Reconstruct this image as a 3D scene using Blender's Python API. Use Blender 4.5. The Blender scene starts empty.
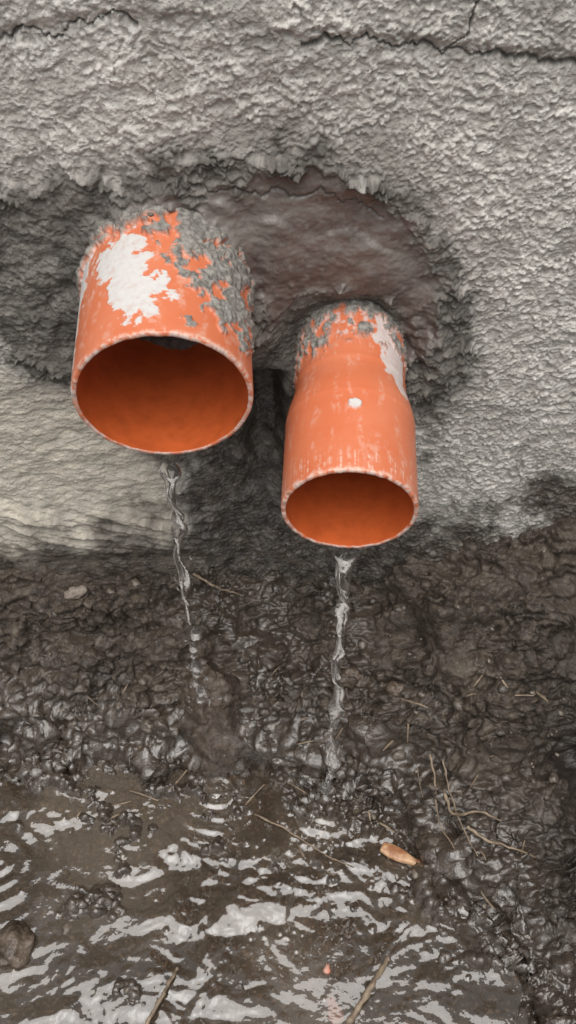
import bpy, math, numpy as np
from mathutils import Vector
rng=np.random.RandomState(7)
# ---------------- noise helpers ----------------
_T={}
def perlin(x,y,seed=0):
    if seed not in _T:
        r=np.random.RandomState(seed+100); a=r.rand(256,256)*2*np.pi
        _T[seed]=(np.cos(a),np.sin(a))
    gx,gy=_T[seed]
    xi=np.floor(x).astype(np.int64); yi=np.floor(y).astype(np.int64)
    fx=x-xi; fy=y-yi
    u=fx*fx*fx*(fx*(fx*6-15)+10); v=fy*fy*fy*(fy*(fy*6-15)+10)
    def g(ix,iy,dx,dy):
        a=ix&255; b=iy&255
        return gx[a,b]*dx+gy[a,b]*dy
    n00=g(xi,yi,fx,fy); n10=g(xi+1,yi,fx-1,fy); n01=g(xi,yi+1,fx,fy-1); n11=g(xi+1,yi+1,fx-1,fy-1)
    return ((n00*(1-u)+n10*u)*(1-v)+(n01*(1-u)+n11*u)*v)*1.5
def fbm(x,y,oct=4,seed=0,gain=.5):
    s=0;a=1;f=1
    for i in range(oct):
        s=s+a*perlin(x*f+i*17.3,y*f-i*9.1,seed+i); a*=gain; f*=2.03
    return s
def worley(x,y,seed=0):
    r=np.random.RandomState(seed+500); px=r.rand(256,256); py=r.rand(256,256)
    xi=np.floor(x).astype(np.int64); yi=np.floor(y).astype(np.int64)
    f1=np.full(x.shape,9.); f2=np.full(x.shape,9.)
    for i in(-1,0,1):
        for j in(-1,0,1):
            a=(xi+i)&255;b=(yi+j)&255
            d=np.hypot(xi+i+px[a,b]-x,yi+j+py[a,b]-y)
            f2=np.minimum(f2,np.maximum(f1,d)); f1=np.minimum(f1,d)
    return f1,f2
def sst(a,b,x):
    t=np.clip((x-a)/(b-a),0,1); return t*t*(3-2*t)
def polysd(x,y,P):
    d=np.full(x.shape,1e9); ins=np.zeros(x.shape,bool); n=len(P)
    for i in range(n):
        ax,ay=P[i]; bx,by=P[(i+1)%n]
        ex,ey=bx-ax,by-ay
        t=np.clip(((x-ax)*ex+(y-ay)*ey)/(ex*ex+ey*ey),0,1)
        d=np.minimum(d,np.hypot(x-ax-t*ex,y-ay-t*ey))
        c=((ay>y)!=(by>y))&(x<(bx-ax)*(y-ay)/((by-ay) if by!=ay else 1e-9)+ax)
        ins^=c
    return np.where(ins,d,-d)
# ---------------- mesh helpers ----------------
def mesh_obj(name,verts,faces4,mat,attrs=None,smooth=True,extra=None):
    me=bpy.data.meshes.new(name)
    verts=np.asarray(verts,dtype=np.float32); f=np.asarray(faces4,dtype=np.int32)
    if extra:
        me.from_pydata(verts.tolist(),[],f.tolist()+extra)
    else:
        me.vertices.add(len(verts)); me.vertices.foreach_set('co',verts.ravel())
        k=f.shape[1]
        me.loops.add(f.size); me.loops.foreach_set('vertex_index',f.ravel())
        me.polygons.add(len(f))
        me.polygons.foreach_set('loop_start',np.arange(0,f.size,k,dtype=np.int32))
        me.polygons.foreach_set('loop_total',np.full(len(f),k,dtype=np.int32))
    me.update(calc_edges=True); me.validate()
    if smooth: me.polygons.foreach_set('use_smooth',np.ones(len(me.polygons),bool))
    for k,a in (attrs or {}).items():
        at=me.attributes.new(k,'FLOAT','POINT'); at.data.foreach_set('value',np.asarray(a,dtype=np.float32).ravel())
    ob=bpy.data.objects.new(name,me); bpy.context.scene.collection.objects.link(ob)
    if mat: me.materials.append(mat)
    return ob
def gridfaces(nr,nc,wrap=False):
    i=np.arange(nr-1)[:,None]; j=np.arange(nc if wrap else nc-1)[None,:]
    j2=(j+1)%nc
    return np.stack([i*nc+j,i*nc+j2,(i+1)*nc+j2,(i+1)*nc+j],-1).reshape(-1,4)
def stretch(a,b,step,lo,hi,n=26):
    core=np.arange(a,b+step/2,step)
    g=np.linspace(0,1,n)[1:]**3
    return np.concatenate([(a-(a-lo)*g-step*np.arange(1,n)*.5)[::-1],core,b+(hi-b)*g+step*np.arange(1,n)*.5])
# ---------------- material helpers ----------------
class M:
    def __init__(s,name):
        s.m=bpy.data.materials.new(name); s.m.use_nodes=True; s.t=s.m.node_tree; s.t.nodes.clear()
        s.out=s.n('ShaderNodeOutputMaterial'); s.co=s.n('ShaderNodeTexCoord').outputs['Object']
    def n(s,t,**k):
        x=s.t.nodes.new(t)
        for a,b in k.items(): setattr(x,a,b)
        return x
    def put(s,sock,v):
        if isinstance(v,bpy.types.NodeSocket): s.t.links.new(v,sock)
        else:
            if isinstance(v,tuple) and len(v)==3 and sock.type=='RGBA': v=v+(1,)
            sock.default_value=v
    def noise(s,scale,detail=4,rough=.55,sx=None,dist=0):
        x=s.n('ShaderNodeTexNoise'); v=s.co
        if sx:
            mp=s.n('ShaderNodeMapping'); s.put(mp.inputs['Vector'],v); mp.inputs['Scale'].default_value=sx; v=mp.outputs[0]
        s.put(x.inputs['Vector'],v); x.inputs['Scale'].default_value=scale; x.inputs['Detail'].default_value=detail
        x.inputs['Roughness'].default_value=rough; x.inputs['Distortion'].default_value=dist
        return x.outputs['Fac']
    def ramp(s,v,a,b,lo=0.,hi=1.):
        x=s.n('ShaderNodeMapRange',interpolation_type='SMOOTHSTEP'); s.put(x.inputs[0],v)
        x.inputs[1].default_value=a;x.inputs[2].default_value=b;x.inputs[3].default_value=lo;x.inputs[4].default_value=hi
        return x.outputs[0]
    def math(s,op,a,b=0.):
        x=s.n('ShaderNodeMath',operation=op); s.put(x.inputs[0],a); s.put(x.inputs[1],b); return x.outputs[0]
    def mix(s,f,a,b):
        x=s.n('ShaderNodeMix',data_type='RGBA'); s.put(x.inputs[0],f); s.put(x.inputs[6],a); s.put(x.inputs[7],b); return x.outputs[2]
    def mixf(s,f,a,b):
        x=s.n('ShaderNodeMix',data_type='FLOAT'); s.put(x.inputs[0],f); s.put(x.inputs[2],a); s.put(x.inputs[3],b); return x.outputs[0]
    def attr(s,nm): return s.n('ShaderNodeAttribute',attribute_name=nm).outputs['Fac']
    def bump(s,h,dist,strength=1.,prev=None):
        x=s.n('ShaderNodeBump'); s.put(x.inputs['Height'],h); x.inputs['Distance'].default_value=dist; s.put(x.inputs['Strength'],strength)
        if prev: s.put(x.inputs['Normal'],prev)
        return x.outputs[0]
    def principled(s,**k):
        x=s.n('ShaderNodeBsdfPrincipled')
        for a,b in k.items(): s.put(x.inputs[a.replace('_',' ')],b)
        s.t.links.new(x.outputs[0],s.out.inputs['Surface']); return x

WY=.77
def axis(yaw,tilt):
    v=Vector((yaw,math.cos(math.radians(tilt)),math.sin(math.radians(tilt)))); return v.normalized()
PL=dict(c=Vector((-.111,.612,.671)),a=axis(-.06,8),R=.080,k=.5)
PR=dict(c=Vector((.0575,.566,.573)),a=axis(.045,8),R=.0625,k=.0)
for P,rr in((PL,.08),(PR,.0555)):
    s=(WY-P['c'].y)/P['a'].y; w=P['c']+P['a']*s; P['wx'],P['wz'],P['wr']=w.x,w.z,rr

# ---------------- WALL ----------------
xs=stretch(-.44,.44,.0012,-4,4); zf=stretch(.12,.99,.0012,-.35,1.06,14)
zf=zf[zf<=1.07]
X,Z=np.meshgrid(xs,zf)
wx=X+.014*fbm(X*22,Z*22,4,1,.6); wz=Z+.012*fbm(X*22,Z*22,4,5,.6)
MORT=[(-.2846,.777),(-.217,.788),(-.160,.806),(-.088,.815),(-.016,.8245),(.047,.81),(.103,.787),(.144,.746),(.1725,.681),(.199,.6075),(.184,.548),(.142,.54),(.06,.56),(.002,.545),(-.042,.545),(-.12,.62),(-.225,.56),(-.276,.573),(-.30,.633),(-.33,.70)]
BRN=[(-.165,.787),(-.035,.787),(-.034,.815),(.046,.80),(.120,.757),(.150,.67),(.155,.60),(.117,.613),(.104,.67),(.012,.68),(-.02,.64),(-.046,.700),(-.099,.757)]
sdm=polysd(wx,wz,MORT); sdb=polysd(wx,wz,BRN)
mort=sst(-.008,.008,sdm); brn=sst(-.004,.006,sdb)
mortc=sst(-.014,.004,sdm+.012*fbm(X*50,Z*50,3,8,.7))
damp_halo=np.exp(-(np.maximum(-sdm,0)/.030)**1.5)*(1-mortc)
qx=X+.0028*perlin(X*140,Z*140,2)+.006*perlin(X*37,Z*41,3)+.0012*perlin(X*320,Z*320,10); qz=Z+.0026*perlin(X*138,Z*142,6)+.006*perlin(X*39,Z*36,7)+.0012*perlin(X*310,Z*320,12)
pl=fbm(qx*85,qz*98,4,11,.66)
plat=sst(-.30,.32,pl)
f1,f2=worley(qx*225,qz*245,3)
f1b,_=worley(qx*92,qz*104,9)
f1c,_=worley(qx*145,qz*160,15)
f1d,_=worley(qx*115+7.7,qz*122+3.1,18)
dens=sst(-.35,.3,fbm(X*9,Z*9,3,31))
gr=sst(-.30,.15,fbm(X*26,Z*28,3,33)); gr2=.25+.75*sst(-.35,.25,fbm(X*15,Z*19,4,35,.6))
rough=.0017*plat*(.6+.4*gr)+.0020*(.5-f1)+gr2*(.0040*np.maximum(0,.52-f1b)*(.35+.65*dens)*gr+.0036*np.maximum(0,.50-f1c)+.0026*np.maximum(0,.48-f1d))+.0007*fbm(X*330,Z*330,2,17)
low=fbm(X*6,Z*6,3,21)
smoothL=sst(.62,.52,Z+.03*perlin(X*14,Z*14,23))*sst(-.09,-.17,X+.03*perlin(X*14,Z*14,24))
amp=(1.0-.70*smoothL)*(.78+.25*sst(-.2,.1,X))
drag=fbm(X*14+Z*26,Z*48-X*20,4,41,.6)
disp=rough*amp+.003*low+.0016*drag*(1-.6*sst(0,.1,X))+.0018*smoothL*fbm(X*28,Z*40,4,43,.6)
lumpm=worley(qx*60,qz*64,58)[0]
mdisp=.004+.0038*fbm(X*26,Z*30,4,51,.6)+.0042*np.maximum(0,.55-lumpm)*sst(-.2,.3,perlin(X*22,Z*22,59))+.0024*(.5-f1)*sst(-.4,.2,perlin(X*25,Z*25,57))+.0040*np.maximum(0,.5-f1c)*sst(-.3,.2,perlin(X*19,Z*19,60))
edge=np.exp(-(sdm/.020)**2)*sst(-.012,.006,sdm)
crumb=(np.maximum(0,.5-f1b)*.014+np.maximum(0,.5-lumpm)*.010+.010*np.maximum(0,.5-f1c))*sst(-.2,.35,perlin(X*28,Z*28,61))+.0022*np.maximum(0,.5-f1)
disp=disp*(1-mort)+mdisp*mort+edge*crumb
trow=.003+.0034*fbm(X*11+Z*6,Z*20-X*5,2,71)+.0014*fbm(X*40,Z*55,3,73)+.0004*fbm(X*200,Z*220,2,75)
ledge=np.interp(X,[-.17,-.06,.0,.06,.15],[.775,.772,.755,.745,.70])
trow+=.004*sst(.004,-.004,Z-ledge-.014*perlin(X*22,X*0,78))*sst(-.3,.2,perlin(X*20,X*0+5,79))
disp=disp*(1-brn)+trow*brn+np.exp(-((sdb)/.008)**2)*(.003+.6*crumb)*(perlin(X*16,Z*16,77)>-.15)
for P in(PL,PR):
    r=np.hypot(X-P['wx'],Z-P['wz']); e=r-P['wr']
    top=sst(-.6,.5,(Z-P['wz'])/np.maximum(r,1e-4))
    nn=fbm(X*45,Z*45,3,81)
    c=np.exp(-np.maximum(e,0)/.010)*(.026+.016*nn+.4*np.maximum(0,.5-lumpm)*.04)*top*(r<P['wr']+.06)*P['k']
    if P is PR: c=c-.016*np.exp(-(np.maximum(e,0)/.022)**2)*top
    disp=disp+np.where(e<-.012,-.01,c)
for (cx,cz,rx,rz,a) in((.128,.60,.032,.05,.014),(-.038,.640,.020,.03,.026),(-.225,.66,.06,.08,.006),(.168,.60,.03,.05,.010)):
    disp+=a*np.exp(-((X-cx)/rx)**2-((Z-cz)/rz)**2)*(1+.6*fbm(X*60,Z*60,3,85))
cx=-.028+.006*perlin(Z*30,Z*0+3,91)
cav=np.exp(-((X-cx)/.022)**4)*sst(.585,.56,Z)*sst(.30,.50,Z)
disp-=.06*cav
under=np.exp(-((X-.0)/.12)**4)*sst(.56,.50,Z)
disp-=.016*under*(1-cav)*(1+.5*fbm(X*20,Z*12,3,87))
def crack(P,w,dep,horizontal=True):
    P=np.array(P)
    if horizontal:
        line=np.interp(X,P[:,0],P[:,1])+.008*fbm(X*40,X*0+2,4,95,.6); dd=np.abs(Z-line); m=(X>P[0,0])&(X<P[-1,0])
    else:
        o=np.argsort(P[:,1]); line=np.interp(Z,P[o,1],P[o,0])+.006*fbm(Z*50,Z*0+2,3,96); dd=np.abs(X-line); m=(Z>P[:,1].min())&(Z<P[:,1].max())
    ww=w*(.35+1.*sst(-.4,.4,perlin(X*24,Z*24,97)))
    return np.exp(-(dd/ww)**2)*m*dep
ck=crack([(-2,.90),(-.23,.918),(-.19,.922),(-.15,.932),(-.12,.93)],.0020,.8)+crack([(.01,.916),(.09,.914),(.13,.906),(.187,.905),(.23,.899),(2,.88)],.0018,.8)
ck+=crack([(.125,.905),(.145,.92),(.15,.96),(.16,1.1)],.0018,.7,False)
disp-=.006*np.clip(ck,0,1)
upper=sst(0,.01,Z-np.interp(X,[-.23,-.15,-.07,.01,.09,.23],[.918,.932,.93,.916,.914,.90]))
disp+=.004*upper*(1-np.clip(ck,0,1))
ck2=crack([(-.10,.795),(-.06,.792),(-.02,.785),(.03,.787),(.09,.765)],.0014,.8)
disp-=.003*ck2
led=sst(-.04,-.14,X)*sst(.38,.34,Z)*sst(.26,.30,Z)
disp+=led*(.008+.007*fbm(X*9,Z*55+X*14,3,99))
wn=.055*fbm(X*12,Z*9,5,111,.6)
wet=np.maximum(sst(.40,.30,Z+wn*1.1+.03*sst(-.1,-.2,X)), sst(.04,-.04,np.abs(X-.0)-.15+wn*1.2)*sst(.58,.50,Z+wn))
wet=np.maximum(wet,sst(.05,-.08,np.abs(X-.42)-.13+2*wn)*sst(.46,.36,Z+wn))
wet=np.clip(wet+.5*cav,0,1)
fade=np.exp(-np.maximum(np.abs(X)-.6,0)*3)
disp*= (.3+.7*fade)
front=np.stack([X,WY-disp,Z],-1)
nr,nc=X.shape
topz=zf[-1]
extra=[]
for (y,z) in((WY+.03,topz+.006),(WY+.13,topz+.008),(WY+.24,topz),(WY+.25,topz-.02),(WY+.25,-.35)):
    jit=.006*fbm(xs*20+y*50,xs*0+y,3,5)
    extra.append(np.stack([xs,np.full_like(xs,y)+jit,np.full_like(xs,z)+jit],-1))
V=np.concatenate([front,np.array(extra)],0); nr2=V.shape[0]
def ext(a,val=0): return np.concatenate([a,np.full((nr2-nr,nc),val)],0)

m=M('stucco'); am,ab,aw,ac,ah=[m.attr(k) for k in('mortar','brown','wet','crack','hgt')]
nL=m.noise(6,4,.6); nM=m.noise(45,4,.6); nF=m.noise(420,2,.6)
dry=m.mix(m.ramp(nL,.38,.62),(.63,.605,.555),(.43,.41,.37))
dry=m.mix(m.ramp(nM,.40,.70,0,.7),dry,(.66,.635,.59))
dry=m.mix(m.ramp(ah,0.,1.,.62,0.),dry,(.22,.20,.175))  # occlusion shade between the grains painted into the plaster colour by height
dry=m.mix(m.ramp(nF,.35,.7,0,.4),dry,(.34,.315,.285))
dry=m.mix(m.ramp(m.noise(9,3,.6,(1.4,1,2.6)),.52,.68,0,.45),dry,(.26,.245,.22))
warm=m.attr('smooth')
dry=m.mix(m.math('MULTIPLY',warm,.8),dry,m.mix(m.ramp(nM,.35,.65),(.50,.45,.365),(.35,.32,.265)))
dry=m.mix(m.math('MULTIPLY',m.attr('halo'),.60),dry,(.18,.165,.145))
mo=m.mix(m.ramp(m.noise(30,4,.65),.35,.65),(.075,.067,.057),(.175,.16,.14))
mo=m.mix(m.ramp(nF,.4,.7,0,.5),mo,(.07,.062,.054))
br=m.mix(m.ramp(m.noise(14,4,.65,(1,1,1.8)),.4,.6),(.090,.068,.058),(.160,.138,.122))
br=m.mix(m.ramp(m.noise(90,3,.7),.5,.7,0,.5),br,(.20,.18,.16))
col=m.mix(am,dry,mo); col=m.mix(ab,col,br)
wc=m.mix(m.ramp(nM,.35,.65),(.024,.018,.014),(.070,.056,.043))
col=m.mix(m.math('MULTIPLY',aw,m.ramp(m.noise(60,3,.65),.25,.6,.8,1.)),col,wc)
col=m.mix(ac,col,(.06,.053,.046))
ro=m.mixf(ab,m.mixf(am,.92,.66),.40); ro=m.mixf(aw,ro,.38)
b=m.bump(nF,.0014,m.mixf(ab,1.,.35)); b=m.bump(m.noise(170,3,.65),.0018,m.mixf(ab,.8,.25),b)
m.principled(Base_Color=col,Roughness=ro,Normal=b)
capL=[i*nc for i in range(nr2)]; capR=[i*nc+nc-1 for i in range(nr2)][::-1]
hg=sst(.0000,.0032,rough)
wall=mesh_obj('stucco_wall',V.reshape(-1,3),gridfaces(nr2,nc),m.m,
  dict(mortar=ext(mortc),halo=ext(damp_halo),brown=ext(brn*(1-.8*np.exp(-(sdb/.004)**2))),wet=ext(wet),crack=ext(np.clip(ck+ck2,0,1)),hgt=ext(hg,.6),smooth=ext(smoothL)))
cm=bpy.data.meshes.new('end_caps')
Vf=V.reshape(-1,3); cv=[Vf[i].tolist() for i in capL+capR]; n_=len(capL)
cm.from_pydata(cv,[],[list(range(n_)),list(range(n_,2*n_))]); cm.materials.append(m.m)
co=bpy.data.objects.new('end_caps',cm); bpy.context.scene.collection.objects.link(co); co.parent=wall

# ---------------- GROUND ----------------
gx=stretch(-.5,.5,.0015,-60,60,40); gy=stretch(.14,.84,.0014,-60,60,40)
X,Y=np.meshgrid(gx,gy)
cl=lambda a,lo,hi:np.clip(a,lo,hi)
y0=np.interp(X,[-2,-.41,-.24,-.12,-.067,.073,.15,.20,.255,.30,.6,2],[.62,.605,.60,.585,.57,.565,.52,.45,.36,.27,.0,.0])
y0=y0+.018*fbm(X*18,Y*18,3,201)
H=np.interp(X,[-.4,-.15,0,.12,.25,.4],[.275,.25,.20,.235,.32,.38])
d=cl((Y-y0)/(.80-y0),0,1.)
h=H*d**.75
h=np.where(Y<y0,np.maximum(-.022,(Y-y0)*.30),h)
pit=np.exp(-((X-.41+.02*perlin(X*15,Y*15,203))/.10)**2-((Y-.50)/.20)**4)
h=np.where(Y>y0,np.maximum(h-.20*pit,np.minimum(h,.022)),h)
h+=.045*np.exp(-((X-.19)/.045)**2-((Y-.67)/.05)**2)
mr=((X+.105+.012*perlin(X*30,Y*30,205))/.034)**2+((Y-.635+.012*perlin(X*28,Y*28,206))/.042)**2
h+=.095*np.exp(-mr**1.2)
mound=np.exp(-(mr*.62)**1.5)
h+=.04*np.exp(-((X-.03)/.03)**2-((Y-.66)/.03)**2)+.02*np.exp(-((X-.10)/.03)**2-((Y-.60)/.02)**2)
inp=sst(0,-.03,Y-y0)
hump=fbm(X*20,Y*24,4,211,.6)
h+=inp*(.014*hump+.004)
h+=inp*.018*sst(-.2,.35,perlin(X*13,Y*13,213))*sst(-.24,-.05,Y-y0)*np.maximum(0,.75-worley(X*45,Y*50,215)[0])*1.6
for(cx,cy,r,a)in((-.262,.415,.030,.026),(-.345,.36,.030,.03),(-.19,.30,.022,.02),(-.06,.315,.012,.022),(-.13,.34,.012,.018),(.05,.32,.010,.018),(.19,.43,.04,.020),(.02,.41,.012,.016),(-.02,.47,.02,.016),(-.22,.52,.03,.02),(-.10,.48,.02,.022),(.12,.52,.03,.014)):
    h+=a*np.exp(-(np.hypot(X-cx,Y-cy)/r)**2)*(1+.6*perlin(X*60,Y*60,219))
far=sst(.7,1.6,np.hypot(X,Y-.3)); h+=far*(.07+.05*fbm(X*.6,Y*.6,4,221))
land=1-inp
dx=np.gradient(h,axis=1)/np.gradient(X,axis=1); dy=np.gradient(h,axis=0)/np.gradient(Y,axis=0)
il=1/np.sqrt(1+dx*dx+dy*dy); NX,NY,NZ=-dx*il,-dy*il,il
S=Y+h*1.1
f1,f2=worley(X*34+.7*perlin(X*30,S*30,230),S*38+.7*perlin(X*30,S*30,229),231)
g1,_=worley(X*85+.6*perlin(X*70,S*70,232),S*90,233)
k1,_=worley(X*190,S*200,235)
big=sst(-.35,.25,fbm(X*9,S*9,2,243))
sm=sst(-.2,.4,fbm(X*8,S*8,2,244))
lump=.022*fbm(X*13,S*13,4,241,.5)+(1-.7*sm)*(.017*np.maximum(0,.62-f1)*big+.0090*np.maximum(0,.6-g1)*sst(-.5,.1,perlin(X*20,S*20,245))+.0040*(.5-k1)+.0034*fbm(X*60,S*60,3,247))
crk=np.exp(-((f2-f1)/.09)**2)*sst(-.1,.3,perlin(X*7,S*7,249))
lump-=.010*crk*land
D=lump*(land*(1-.75*mound)+inp*.24)+inp*.0025*fbm(X*90,Y*90,3,251)
D*=.4+.6*np.exp(-np.maximum(np.abs(X)-.7,0)*2)
V=np.stack([X+NX*D,Y+NY*D,h+NZ*D],-1)
damp=cl(sst(.17,.03,V[...,2]+.04*perlin(X*12,S*12,253)),0,1)
damp=np.maximum(damp,.85*np.exp(-((X+.02)/.13)**4)*sst(-.3,.3,perlin(X*14,S*14,255)))
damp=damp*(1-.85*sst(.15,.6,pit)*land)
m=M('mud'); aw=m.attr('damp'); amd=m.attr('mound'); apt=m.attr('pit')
n1=m.noise(9,4,.6); n2=m.noise(70,4,.65); n3=m.noise(350,2,.6)
col=m.mix(m.ramp(n1,.35,.65),(.026,.019,.014),(.060,.046,.034))
col=m.mix(m.ramp(n2,.45,.7,0,.8),col,(.105,.083,.062))
col=m.mix(m.ramp(n3,.58,.75,0,.8),col,(.16,.132,.102))
col=m.mix(m.math('MULTIPLY',aw,.75),col,m.mix(n2,(.014,.009,.006),(.070,.049,.033)))
col=m.mix(m.math('MULTIPLY',amd,.7),col,m.mix(m.ramp(n2,.4,.6),(.060,.040,.028),(.120,.090,.068)))
col=m.mix(m.math('MULTIPLY',apt,.85),col,(.012,.009,.007))  # shade of the hollow painted into the mud colour as near-black
ro=m.mixf(aw,m.ramp(n2,.3,.7,.65,.48),m.ramp(n2,.3,.7,.18,.36))
b=m.bump(n3,.0016,.8); b=m.bump(m.noise(150,3,.6),.0028,.8,b)
m.principled(Base_Color=col,Roughness=ro,Normal=b,Specular_IOR_Level=m.mixf(aw,.35,.7),Coat_Weight=m.math('MULTIPLY',aw,.75),Coat_Roughness=.10,Coat_IOR=1.5)
mud=m.m
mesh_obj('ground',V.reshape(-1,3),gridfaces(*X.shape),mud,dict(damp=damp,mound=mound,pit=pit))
def ground_z(x,y):
    i=np.argmin(np.abs(gy-y)); j=np.argmin(np.abs(gx-x)); return float(V[i,j,2])

# ---------------- PUDDLE ----------------
px=stretch(-.5,.5,.0018,-1.5,1.5,20); py=np.concatenate([np.linspace(-1.2,.13,60),np.arange(.135,.66,.0018)])
X,Y=np.meshgrid(px,py)
wxp=X+.024*perlin(X*9,Y*9,300)+.007*perlin(X*30,Y*30,301); wyp=Y+.018*perlin(X*10,Y*8,302)+.006*perlin(X*30,Y*28,304)
w=.0042*fbm(wxp*13,wyp*17,3,303,.46)+.0005*fbm(wxp*75,wyp*95,2,305)
w*=.40+.9*sst(-.35,.4,perlin(X*6,Y*6,306))
for(cx,cy,a,lam)in((.0575,.552,.0022,.021),(-.100,.565,.0012,.018),(-.38,.46,.0011,.022)):
    r=np.hypot(X-cx,Y-cy); w+=a*np.sin(r/lam*2*np.pi+1.8*perlin(X*20,Y*20,307))*np.exp(-r/.06)*(.4+.9*sst(-.4,.4,perlin(X*15,Y*15,308)))
r=np.hypot(X-.0575,Y-.552); w+=.006*np.exp(-((r-.016)/.004)**2)*(1+1.2*perlin(X*120,Y*120,309))-.004*np.exp(-(r/.010)**2)
r_=np.random.RandomState(77)
for i in range(80):
    bx,by=(r_.uniform(-.05,.24),r_.uniform(.36,.54)) if i<46 else (r_.uniform(-.36,.3),r_.uniform(.28,.58))
    br_=.0024+.0034*r_.rand()**2; q=1-((X-bx)**2+(Y-by)**2)/br_**2; w+=np.sqrt(np.maximum(q,0))*br_*.6
m=M('puddle_water')
nb=m.bump(m.noise(90,2,.5),.0010,.6)
fr=m.n('ShaderNodeFresnel'); fr.inputs['IOR'].default_value=1.5; m.put(fr.inputs['Normal'],nb)
gl=m.n('ShaderNodeBsdfGlossy'); gl.inputs['Roughness'].default_value=.05; m.put(gl.inputs['Normal'],nb)
tr=m.n('ShaderNodeBsdfTransparent'); tr.inputs['Color'].default_value=(.66,.55,.44,1)
df=m.n('ShaderNodeBsdfDiffuse'); m.put(df.inputs['Color'],m.mix(m.ramp(m.noise(5,3),.4,.6),(.10,.077,.056),(.22,.178,.135)))
mx=m.n('ShaderNodeMixShader'); mx.inputs[0].default_value=.30; m.t.links.new(tr.outputs[0],mx.inputs[1]); m.t.links.new(df.outputs[0],mx.inputs[2])
mx2=m.n('ShaderNodeMixShader'); m.put(mx2.inputs[0],m.math('MULTIPLY',fr.outputs[0],2.3)); m.t.links.new(mx.outputs[0],mx2.inputs[1]); m.t.links.new(gl.outputs[0],mx2.inputs[2])
m.t.links.new(mx2.outputs[0],m.out.inputs['Surface'])
mesh_obj('puddle_water',np.stack([X,Y,w],-1).reshape(-1,3),gridfaces(*X.shape),m.m)

# ---------------- PIPES ----------------
def pipe_mat(name):
    m=M(name); aw,acm,asc,ain=m.attr('white'),m.attr('cement'),m.attr('scuff'),m.attr('inside')
    n1=m.noise(18,4,.6); n2=m.noise(160,4,.65); n3=m.noise(500,2,.5); n4=m.noise(55,5,.7)
    col=m.mix(m.ramp(n1,.3,.7),(.52,.135,.056),(.54,.165,.080))
    col=m.mix(m.math('MULTIPLY',asc,m.ramp(n2,.42,.60,0,.9)),col,(.60,.42,.34))
    col=m.mix(m.ramp(n4,.60,.74,0,.25),col,(.46,.28,.20))
    col=m.mix(ain,col,m.mix(m.ramp(n4,.35,.7),(.54,.110,.028),(.43,.085,.022)))
    col=m.mix(m.math('MULTIPLY',aw,m.ramp(n2,.25,.5,.75,1.)),col,m.mix(n2,(.40,.38,.36),(.58,.56,.54)))
    col=m.mix(acm,col,m.mix(m.ramp(n2,.35,.65),(.11,.10,.088),(.26,.245,.22)))
    ro=m.mixf(acm,m.mixf(aw,m.ramp(n2,.3,.7,.28,.42),.75),.9)
    b=m.bump(n2,.0008,m.mixf(acm,m.mixf(aw,.10,.5),1.)); b=m.bump(n3,.0006,m.mixf(acm,.06,1.),b)
    m.principled(Base_Color=col,Roughness=ro,Normal=b); return m.m
def make_pipe(name,P,prof,L,seed,maskfn):
    a=P['a']; side=Vector((1,0,0)); side=(side-a*side.dot(a)).normalized(); up=side.cross(a).normalized()
    if up.z<0: up=-up
    nt=480; th=np.linspace(0,2*np.pi,nt,endpoint=False)
    so=np.concatenate([np.array([.0012,.0018]),np.linspace(.0026,L,230)])
    T,S=np.meshgrid(th,so); Ts=(T+np.pi)%(2*np.pi)-np.pi
    wht,cem,scf,thick=maskfn(Ts,S)
    Rr=prof(S)+thick
    rows=[(S,Rr)]
    t=.0042
    ring=lambda s,r:(np.full((1,nt),s),np.full((1,nt),r))
    R0=float(prof(np.array([0.]))[0])
    lip=[ring(.0003,R0-.0009),ring(0,R0-.0018),ring(0,R0-.0030),ring(.0004,R0-t+.0002)]
    si=np.linspace(.0012,L,60)[:,None]+np.zeros((1,nt))
    inner=(si,prof(si)-t-.0002)
    allS=np.concatenate([rows[0][0][::-1]]+[l[0] for l in lip]+[inner[0]]); allR=np.concatenate([rows[0][1][::-1]]+[l[1] for l in lip]+[inner[1]])
    n=allS.shape[0]
    nick=.0010*perlin(np.cos(th)*7+seed,np.sin(th)*7,401)+.0004*perlin(np.cos(th)*40+seed,np.sin(th)*40,402)
    allS=allS+nick[None,:]*np.exp(-allS/.004)
    c=np.array(P['c']);A=np.array(a);U=np.array(up);Sd=np.array(side)
    TT=np.tile(th,(n,1))
    V=c+allS[...,None]*A+(allR*np.sin(TT))[...,None]*Sd+(allR*np.cos(TT))[...,None]*U
    pad=lambda q,lipv,inv:np.concatenate([q[::-1],np.tile(lipv,(4,1)),np.tile(inv,(60,1))])
    z=np.zeros(nt)
    at=dict(white=pad(wht,z+.45*sst(-.3,.3,perlin(np.cos(th)*5,np.sin(th)*5,403)),z),cement=pad(cem,z,z),scuff=pad(scf,z+1,z),inside=pad(cem*0,z,z+1))
    return mesh_obj(name,V.reshape(-1,3),gridfaces(n,nt,True),pm,at)
pm=pipe_mat('orange_pvc')
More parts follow.
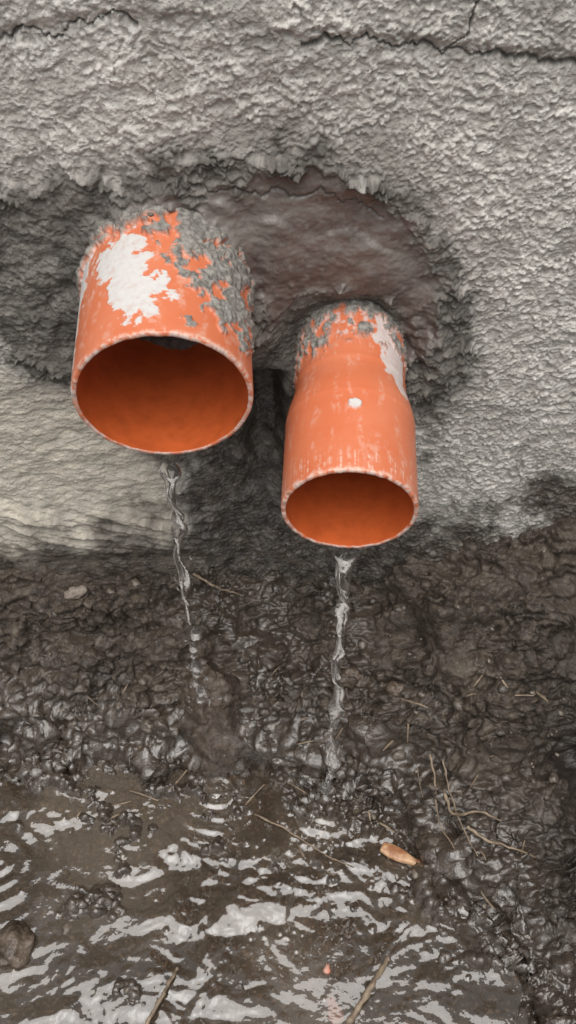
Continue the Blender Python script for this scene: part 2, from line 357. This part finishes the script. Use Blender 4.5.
def maskL(T,S):
    t=np.degrees(T)+9*fbm(T*4,S*55,4,411,.6); s=S+.010*fbm(T*6,S*60,4,413,.6)
    w=polysd(t/1000.,s,[(-.045,.12),(-.034,.07),(-.028,.04),(-.016,.030),(-.012,.012),(-.003,.010),(.000,.030),(.012,.052),(.006,.066),(-.004,.072),(-.006,.10),(-.012,.14)])
    w=sst(-.0008,.0012,w)
    w=np.maximum(w,sst(-.001,.002,polysd(t/1000.,s,[(-.092,.14),(-.092,.0),(-.074,.0),(-.068,.05),(-.060,.09),(-.05,.14)])))
    ch=polysd(t/1000.,s,[(-.002,.12),(.006,.095),(.024,.062),(.034,.034),(.055,.022),(.072,.02),(.09,.05),(.1,.2),(-.01,.2),(-.008,.15)])
    wn=worley(T*6+.5*perlin(T*9,S*100,419),S*75,421)[0]; wm=worley(T*15,S*180,422)[0]
    c=sst(-.001,.0015,ch-.003+.010*fbm(T*6,S*75,4,423,.55)); 
    c=np.maximum(c,sst(.0068,.0050,np.hypot((t-21)*.0013*.9,s-.013)))
    c=np.maximum(c,sst(.138,.146,s+.01*perlin(T*9,S*30,425)))
    holes=sst(-.36,-.24,fbm(T*3.5,S*45,4,427,.55)); c=c*holes
    thick=c*(.0010+.0016*fbm(T*5,S*60,3,428)*.8+.0045*np.maximum(0,.6-wn)+.0016*np.maximum(0,.6-wm))+w*.0004+c*sst(.09,.14,S)*.003
    thick=np.maximum(thick,0)
    sc=np.clip(sst(.1,.5,fbm(T*5,S*20,3,429))*.35+.7*sst(.03,.015,np.abs(t/1000.+.03))*sst(.05,.09,S)*sst(-.1,.3,fbm(T*9,S*60,3,430))+.9*sst(.006,.001,S),0,1)
    return w*(1-c),c,sc,thick
def maskR(T,S):
    t=np.degrees(T)+8*fbm(T*4,S*50,4,431,.6); s=S+.008*fbm(T*6,S*60,4,433,.6)
    w=.85*sst(-.001,.002,polysd(t/1000.,s,[(.040,.12),(.060,.11),(.070,.16),(.055,.21),(.02,.21),(.022,.18),(.034,.15)]))
    w=np.maximum(w,.6*sst(.175,.185,s)*sst(.1,.3,fbm(T*6,S*70,3,435)))
    cc=np.hypot(T*.06-.001,(S-.078)*1.0); ch=sst(.0064,.0052,cc+.0012*perlin(T*30,S*300,437))
    w=np.maximum(w,ch)
    wn=worley(T*6,S*90,441)[0]; wm=worley(T*14,S*200,442)[0]
    c=sst(.205,.215,s+.012*perlin(T*8,S*20,443)); blob=sst(.12,.25,fbm(T*3.5,S*45,4,445,.5))*sst(.165,.185,s)
    c=np.maximum(c,blob)
    c=np.maximum(c,sst(-.018,-.03,np.degrees(T)/1000.)*sst(.150,.17,s)*sst(-.1,.1,fbm(T*5,S*50,3,447)))
    thick=c*(.0010+.0045*np.maximum(0,.6-wn)+.0016*np.maximum(0,.6-wm))+ch*.0022
    str_=sst(.05,.45,perlin(T*26,S*14,449))*sst(.036,.005,S)
    sc=np.clip(.9*str_+sst(.15,.55,fbm(T*6,S*20,3,451))*.3+.9*sst(.006,.001,S),0,1)
    return w*(1-c),c,sc,thick
profL=lambda s:.0805+0*s-.0008*np.exp(-s/.002)
def profR(s):
    r=.0645-(.0645-.0565)*sst(.100,.150,s); r=r+.0006*np.exp(-((s-.150)/.004)**2)+.0004*np.exp(-((s-.098)/.003)**2)
    return r-.0006*np.exp(-s/.002)
make_pipe('drain_pipe',PL,profL,.23,1,maskL)
make_pipe('drain_pipe',PR,profR,.29,2,maskR)

# ---------------- WATER JETS ----------------
m=M('running_water')
m.principled(Base_Color=(1,1,1),Roughness=.01,IOR=1.33,Transmission_Weight=1.,Specular_IOR_Level=.9,Normal=m.bump(m.noise(200,1,.5),.0010,.5))
wm_=m.m
def tube(path,rads,ell,rot,nt=20):
    n=len(path); T=np.linspace(0,2*np.pi,nt,endpoint=False); V=[]
    for i in range(n):
        c,s=np.cos(rot[i]),np.sin(rot[i]); u=rads[i]*np.cos(T); v=rads[i]*ell[i]*np.sin(T)
        V.append(np.stack([path[i][0]+u*c-v*s,path[i][1]+u*s+v*c,np.full(nt,path[i][2])],-1))
    return np.concatenate(V),gridfaces(n,nt,True)
def blob(c,r,sz,seed):
    nu,nv=16,12; u=np.linspace(0,2*np.pi,nu,endpoint=False); v=np.linspace(.02,np.pi-.02,nv)
    U,W=np.meshgrid(u,v); rr=r*(1+.35*perlin(np.cos(U)*np.sin(W)*1.5+seed*3.3,np.cos(W)*1.5+np.sin(U)*.7,seed%50))
    return np.stack([c[0]+rr*np.sin(W)*np.cos(U),c[1]+rr*np.sin(W)*np.sin(U)*.8,c[2]+rr*sz*np.cos(W)],-1).reshape(-1,3),gridfaces(nv,nu,True)
def join(parts):
    Vs=[];Fs=[];o=0
    for v,f in parts: Vs.append(v);Fs.append(f+o);o+=len(v)
    return np.concatenate(Vs),np.concatenate(Fs)
def jet(name,x,y,z0,z1,r0,seed,breakz,drops,wid):
    parts=[]
    n=420; z=np.linspace(z0,breakz,n); t=z0-z
    tw=seed+t*42/(1+t*1.0)+1.6*perlin(t*12,t*0+seed,455)
    wob=.0045*fbm(t*16+seed,t*0,3,451)*sst(0,.05,t)
    bx=x+wob; by=y-.013*np.sqrt(np.maximum(t,0))
    link=.5+.5*np.sin(t*90/(1+t*.9)+3.2*perlin(t*14,t*0+seed+4,457))
    R=r0*(.55+.70*link*(.4+1.1*sst(-.4,.5,perlin(t*30,t*0+seed,453))))+wid*np.exp(-t/.016)+.0006*perlin(t*160,t*0,459)
    R*=(1-.08*sst(0,.4,t))*(sst(z[-1]-.0005,z[-1]+.008,z)*.95+.05)
    parts.append(tube(np.stack([bx,by,z],-1),R,np.full(n,.42)+.16*np.sin(t*60),np.where(t<.015,0,1)*(tw-tw[0])*sst(.0,.06,t),24))
    n2=260; z2=np.linspace(z0-.004,breakz+(z0-breakz)*.15,n2); t2=z0-z2; tw2=t2*50/(1+t2)+seed+2*perlin(t2*15,t2*0,463)
    R2=r0*.40*(.6+.6*np.abs(np.sin(t2*70+2*perlin(t2*20,t2*0,464))))*sst(z2[-1]-.0005,z2[-1]+.01,z2)+.0002
    parts.append(tube(np.stack([x+.0060*np.cos(tw2)+.0045*fbm(t2*16+seed,t2*0,3,451),y-.013*np.sqrt(t2)+.0050*np.sin(tw2),z2],-1),R2,np.full(n2,.8),tw2,12))
    r_=np.random.RandomState(seed)
    for i,(dz,dr,sz) in enumerate(drops):
        parts.append(blob((x+r_.randn()*.0028,y-.013*math.sqrt(z0-dz)+r_.randn()*.001,dz),dr,sz,seed+i))
    for i in range(16):
        dz=z0-(z0-z1)*r_.rand(); parts.append(blob((x+r_.choice([-1,1])*(.006+.006*r_.rand()),y+r_.randn()*.004,dz),.0008+.0012*r_.rand(),1.5,seed+70+i))
    for i in range(30):
        a=r_.rand()*6.28; rad=.008+.026*r_.rand()
        parts.append(blob((x+rad*math.cos(a),y-.01+rad*math.sin(a)*.6,z1+.004+.030*r_.rand()**1.5),.0009+.0019*r_.rand(),1.2,seed+40+i))
    v,f=join(parts); return mesh_obj(name,v,f,wm_)
jet('water_stream',-.1125,.607,.5965,.19,.0066,3,.345,[(.328,.0078,1.6),(.303,.0052,2.0),(.285,.0042,1.6),(.262,.0080,1.4),(.246,.0055,1.5),(.222,.0050,1.8),(.203,.0075,1.4),(.188,.0065,1.2)],.001)
jet('water_stream',.0575,.565,.514,.0,.0078,8,.03,[(.06,.006,2.0),(.035,.007,1.6),(.015,.008,1.),(.008,.009,.6)],.007)

# ---------------- SMALL THINGS ----------------
def rock_mesh(c,r,sx,sy,sz,seed,nu=26,nv=18,rotz=0.):
    u=np.linspace(0,2*np.pi,nu,endpoint=False); v=np.linspace(.01,np.pi-.01,nv); U,W=np.meshgrid(u,v)
    dx,dy,dz=np.sin(W)*np.cos(U),np.sin(W)*np.sin(U),np.cos(W)
    q=1+.35*perlin(dx*1.3+seed*1.7,dy*1.3+dz*.9,seed%40)+.16*perlin(dx*3+seed,dz*3+dy*2,(seed+3)%40)
    q=np.minimum(q,1.08)
    x,y,z=dx*q*r*sx,dy*q*r*sy,dz*q*r*sz; cs,sn=math.cos(rotz),math.sin(rotz)
    return np.stack([c[0]+x*cs-y*sn,c[1]+x*sn+y*cs,c[2]+z],-1).reshape(-1,3),gridfaces(nv,nu,True)
def simple_mat(name,c1,c2,scale,ro,bd=.001):
    m=M(name); n=m.noise(scale,5,.6); m.principled(Base_Color=m.mix(m.ramp(n,.35,.65),c1,c2),Roughness=ro,Normal=m.bump(m.noise(scale*4,4,.6),bd,.8)); return m.m
peb=simple_mat('pebble',(.035,.028,.022),(.14,.115,.09),60,.35)
parts=[]; r_=np.random.RandomState(5)
for i in range(300):
    x=r_.uniform(-.42,.42); y=r_.uniform(.30,.76); rr=.0018+.0065*r_.rand()**3
    z=ground_z(x,y)
    parts.append(rock_mesh((x,y,z+rr*.1),rr,1.2,.9,.7,i,12,8,r_.rand()*6))
v,f=join(parts); mesh_obj('pebbles',v,f,peb)
st=simple_mat('brown_stone',(.035,.024,.016),(.11,.082,.060),40,.22,.004)
def stone(x,y,r,sx,sy,sz,seed,mat=st,dz=0,rot=0):
    v,f=rock_mesh((x,y,ground_z(x,y)+dz),r,sx,sy,sz,seed,40,28,rot); return mesh_obj('stone',v,f,mat)
stone(-.340,.360,.026,.9,1.1,.6,31)
stone(-.292,.750,.012,1.3,.8,.6,8,simple_mat('dry_stone',(.17,.135,.11),(.27,.23,.19),60,.7,.002),.006,.4)
stone(.085,.665,.016,1.1,.9,1.,14); stone(.145,.64,.013,1.,.9,.9,22)
stone(-.195,.625,.011,1.,.9,.8,27,peb); 
tw=simple_mat('twig_bark',(.10,.07,.045),(.22,.165,.11),90,.5)
def twig(name,pts,r0,r1,mat=tw,seed=0):
    P=np.array(pts,float); n=60; t=np.linspace(0,1,n); k=np.linspace(0,1,len(P))
    C=np.stack([np.interp(t,k,P[:,i]) for i in range(3)],-1)
    C=np.stack([np.convolve(np.pad(C[:,i],6,mode='edge'),np.ones(13)/13,'valid') for i in range(3)],-1)
    C+=.0015*np.stack([perlin(t*9+seed,t*0+i,461) for i in range(3)],-1)
    nt=8;V=[]
    for i in range(n):
        d=C[min(i+1,n-1)]-C[max(i-1,0)]; d/=np.linalg.norm(d)+1e-9
        s=np.cross(d,[0,0,1.]); s/=np.linalg.norm(s)+1e-9; u=np.cross(s,d); r=(r0+(r1-r0)*t[i])*(1+.12*math.sin(i*.7+seed)+.1*math.sin(i*.31))
        for a in np.linspace(0,2*np.pi,nt,endpoint=False): V.append(C[i]+r*(math.cos(a)*s+math.sin(a)*u))
    return mesh_obj(name,np.array(V),gridfaces(n,nt,True),mat)
def gp(x,y,dz=.004): 
    zz=max(ground_z(x+a,y+b) for a in(-.004,0,.004) for b in(-.004,0,.004))
    return (x,y,max(zz,0)+dz)
twig('twig',[gp(.225,.475),gp(.245,.455,.008),gp(.28,.44,.008),gp(.31,.437)],.0022,.001,seed=1)
twig('twig',[gp(.20,.52),gp(.21,.49,.01),gp(.24,.485,.010),gp(.27,.475)],.0025,.0012,seed=2)
twig('twig',[gp(-.05,.53),gp(.0,.505,.006),(.05,.47,.006),(.09,.455,.002)],.0014,.0008,seed=3)
twig('twig',[(-.17,.265,.004),(-.15,.30,.012),(-.135,.335,.002)],.0025,.002,seed=4)
twig('twig',[(.07,.27,.0),(.10,.31,.014),(.125,.345,.004)],.004,.003,seed=5)
twig('root',[gp(.185,.56,.006),gp(.19,.53,.010),gp(.195,.49,.006),gp(.215,.45)],.0018,.0008,seed=6)
twig('root',[gp(.20,.55,.005),gp(.205,.52,.008),gp(.218,.485,.006),gp(.24,.43)],.0014,.0007,seed=7)
twig('root',[gp(-.13,.765,.01),gp(-.10,.757,.012),gp(-.06,.755,.008)],.0022,.0012,seed=9)
r_=np.random.RandomState(21); parts=[]
for i in range(34):
    x=r_.uniform(.0,.34) if i<24 else r_.uniform(-.35,.1); y=r_.uniform(.40,.66) if i<24 else r_.uniform(.5,.7)
    z=gp(x,y,.002)[2]; a=r_.rand()*3.14; L_=.006+.018*r_.rand()**1.5; w_=.0007+.0012*r_.rand(); t_=np.linspace(-1,1,8)
    pth=np.stack([x+np.cos(a)*t_*L_,y+np.sin(a)*t_*L_,z+.002*np.sin(t_*2+i)],-1)
    nrm=np.array([-np.sin(a),np.cos(a),0]); V2=[]
    for p_,q in zip(pth,t_):
        rr=w_*(1-.5*q*q)
        for b_ in np.linspace(0,2*np.pi,6,endpoint=False): V2.append(p_+nrm*rr*math.cos(b_)+np.array([0,0,1])*rr*.7*math.sin(b_))
    parts.append((np.array(V2),gridfaces(8,6,True)))
v,f=join(parts); mesh_obj('plant_debris',v,f,tw)
def chip(name,c,L,w,t,ang,mat,bend=.0):
    n=24; V=[]; 
    for i in range(n):
        q=i/(n-1); ww=w*(.55+.45*math.sin(math.pi*min(q*1.25+.12,1.)))*(1 if q<.85 else 1-(q-.85)*3)
        for a in np.linspace(0,2*np.pi,14,endpoint=False):
            ca,sa=math.cos(a),math.sin(a); e=.6
            x=(q-.5)*L+.002*math.sin(a*3)*(q>.93); y=ww*np.sign(ca)*abs(ca)**e; z=t*np.sign(sa)*abs(sa)**e+bend*math.sin(q*math.pi)-bend*3*(y/w)**2*.3
            V.append((c[0]+x*math.cos(ang)-y*math.sin(ang),c[1]+x*math.sin(ang)+y*math.cos(ang),c[2]+z+x*.08))
    f=gridfaces(n,14,True).tolist(); caps=[list(range(14))[::-1],[14*(n-1)+i for i in range(14)]]
    return mesh_obj(name,np.array(V),f,mat,extra=caps)
chip('wood_chip',(.152,.468,max(ground_z(.152,.468),0)+.008),.060,.0095,.0045,-.5,simple_mat('ochre_wood',(.24,.10,.045),(.46,.29,.16),70,.35))
sh=simple_mat('orange_shard',(.40,.13,.075),(.38,.20,.15),60,.35)
chip('pipe_fragment',(.055,.288,-.003),.030,.010,.002,1.9,sh,.001)
chip('pipe_fragment',(.048,.332,-.001),.012,.005,.0018,1.4,sh,.001)

# ---------------- LIGHT / WORLD / CAMERA ----------------
sc=bpy.context.scene
w=bpy.data.worlds.new('World'); sc.world=w; w.use_nodes=True; nt=w.node_tree
sky=nt.nodes.new('ShaderNodeTexSky'); sky.sky_type='NISHITA'; sky.sun_disc=False
EL,AZ=72,185
sky.sun_elevation=math.radians(EL); sky.sun_rotation=math.radians(AZ); sky.dust_density=3
hs=nt.nodes.new('ShaderNodeHueSaturation'); hs.inputs['Saturation'].default_value=.15
bg=nt.nodes['Background']; nt.links.new(sky.outputs[0],hs.inputs['Color']); nt.links.new(hs.outputs[0],bg.inputs[0]); bg.inputs[1].default_value=.15
L=bpy.data.lights.new('sun','SUN'); L.energy=3.2; L.angle=math.radians(62); L.color=(1,.97,.935)
so=bpy.data.objects.new('sun',L); sc.collection.objects.link(so)
az=math.radians(AZ); dirv=Vector((math.sin(az)*math.cos(math.radians(EL)),math.cos(az)*math.cos(math.radians(EL)),math.sin(math.radians(EL))))
so.rotation_euler=dirv.to_track_quat('Z','Y').to_euler()
cam=bpy.data.cameras.new('camera'); cam.sensor_fit='VERTICAL'; cam.angle=math.radians(60); cam.clip_start=.01; cam.clip_end=300
cob=bpy.data.objects.new('camera',cam); sc.collection.objects.link(cob); cob.location=(0,0,1.18); cob.rotation_euler=(math.radians(43),0,0)
sc.camera=cob
sc.view_settings.view_transform='Standard'; sc.view_settings.look='None'; sc.view_settings.exposure=0
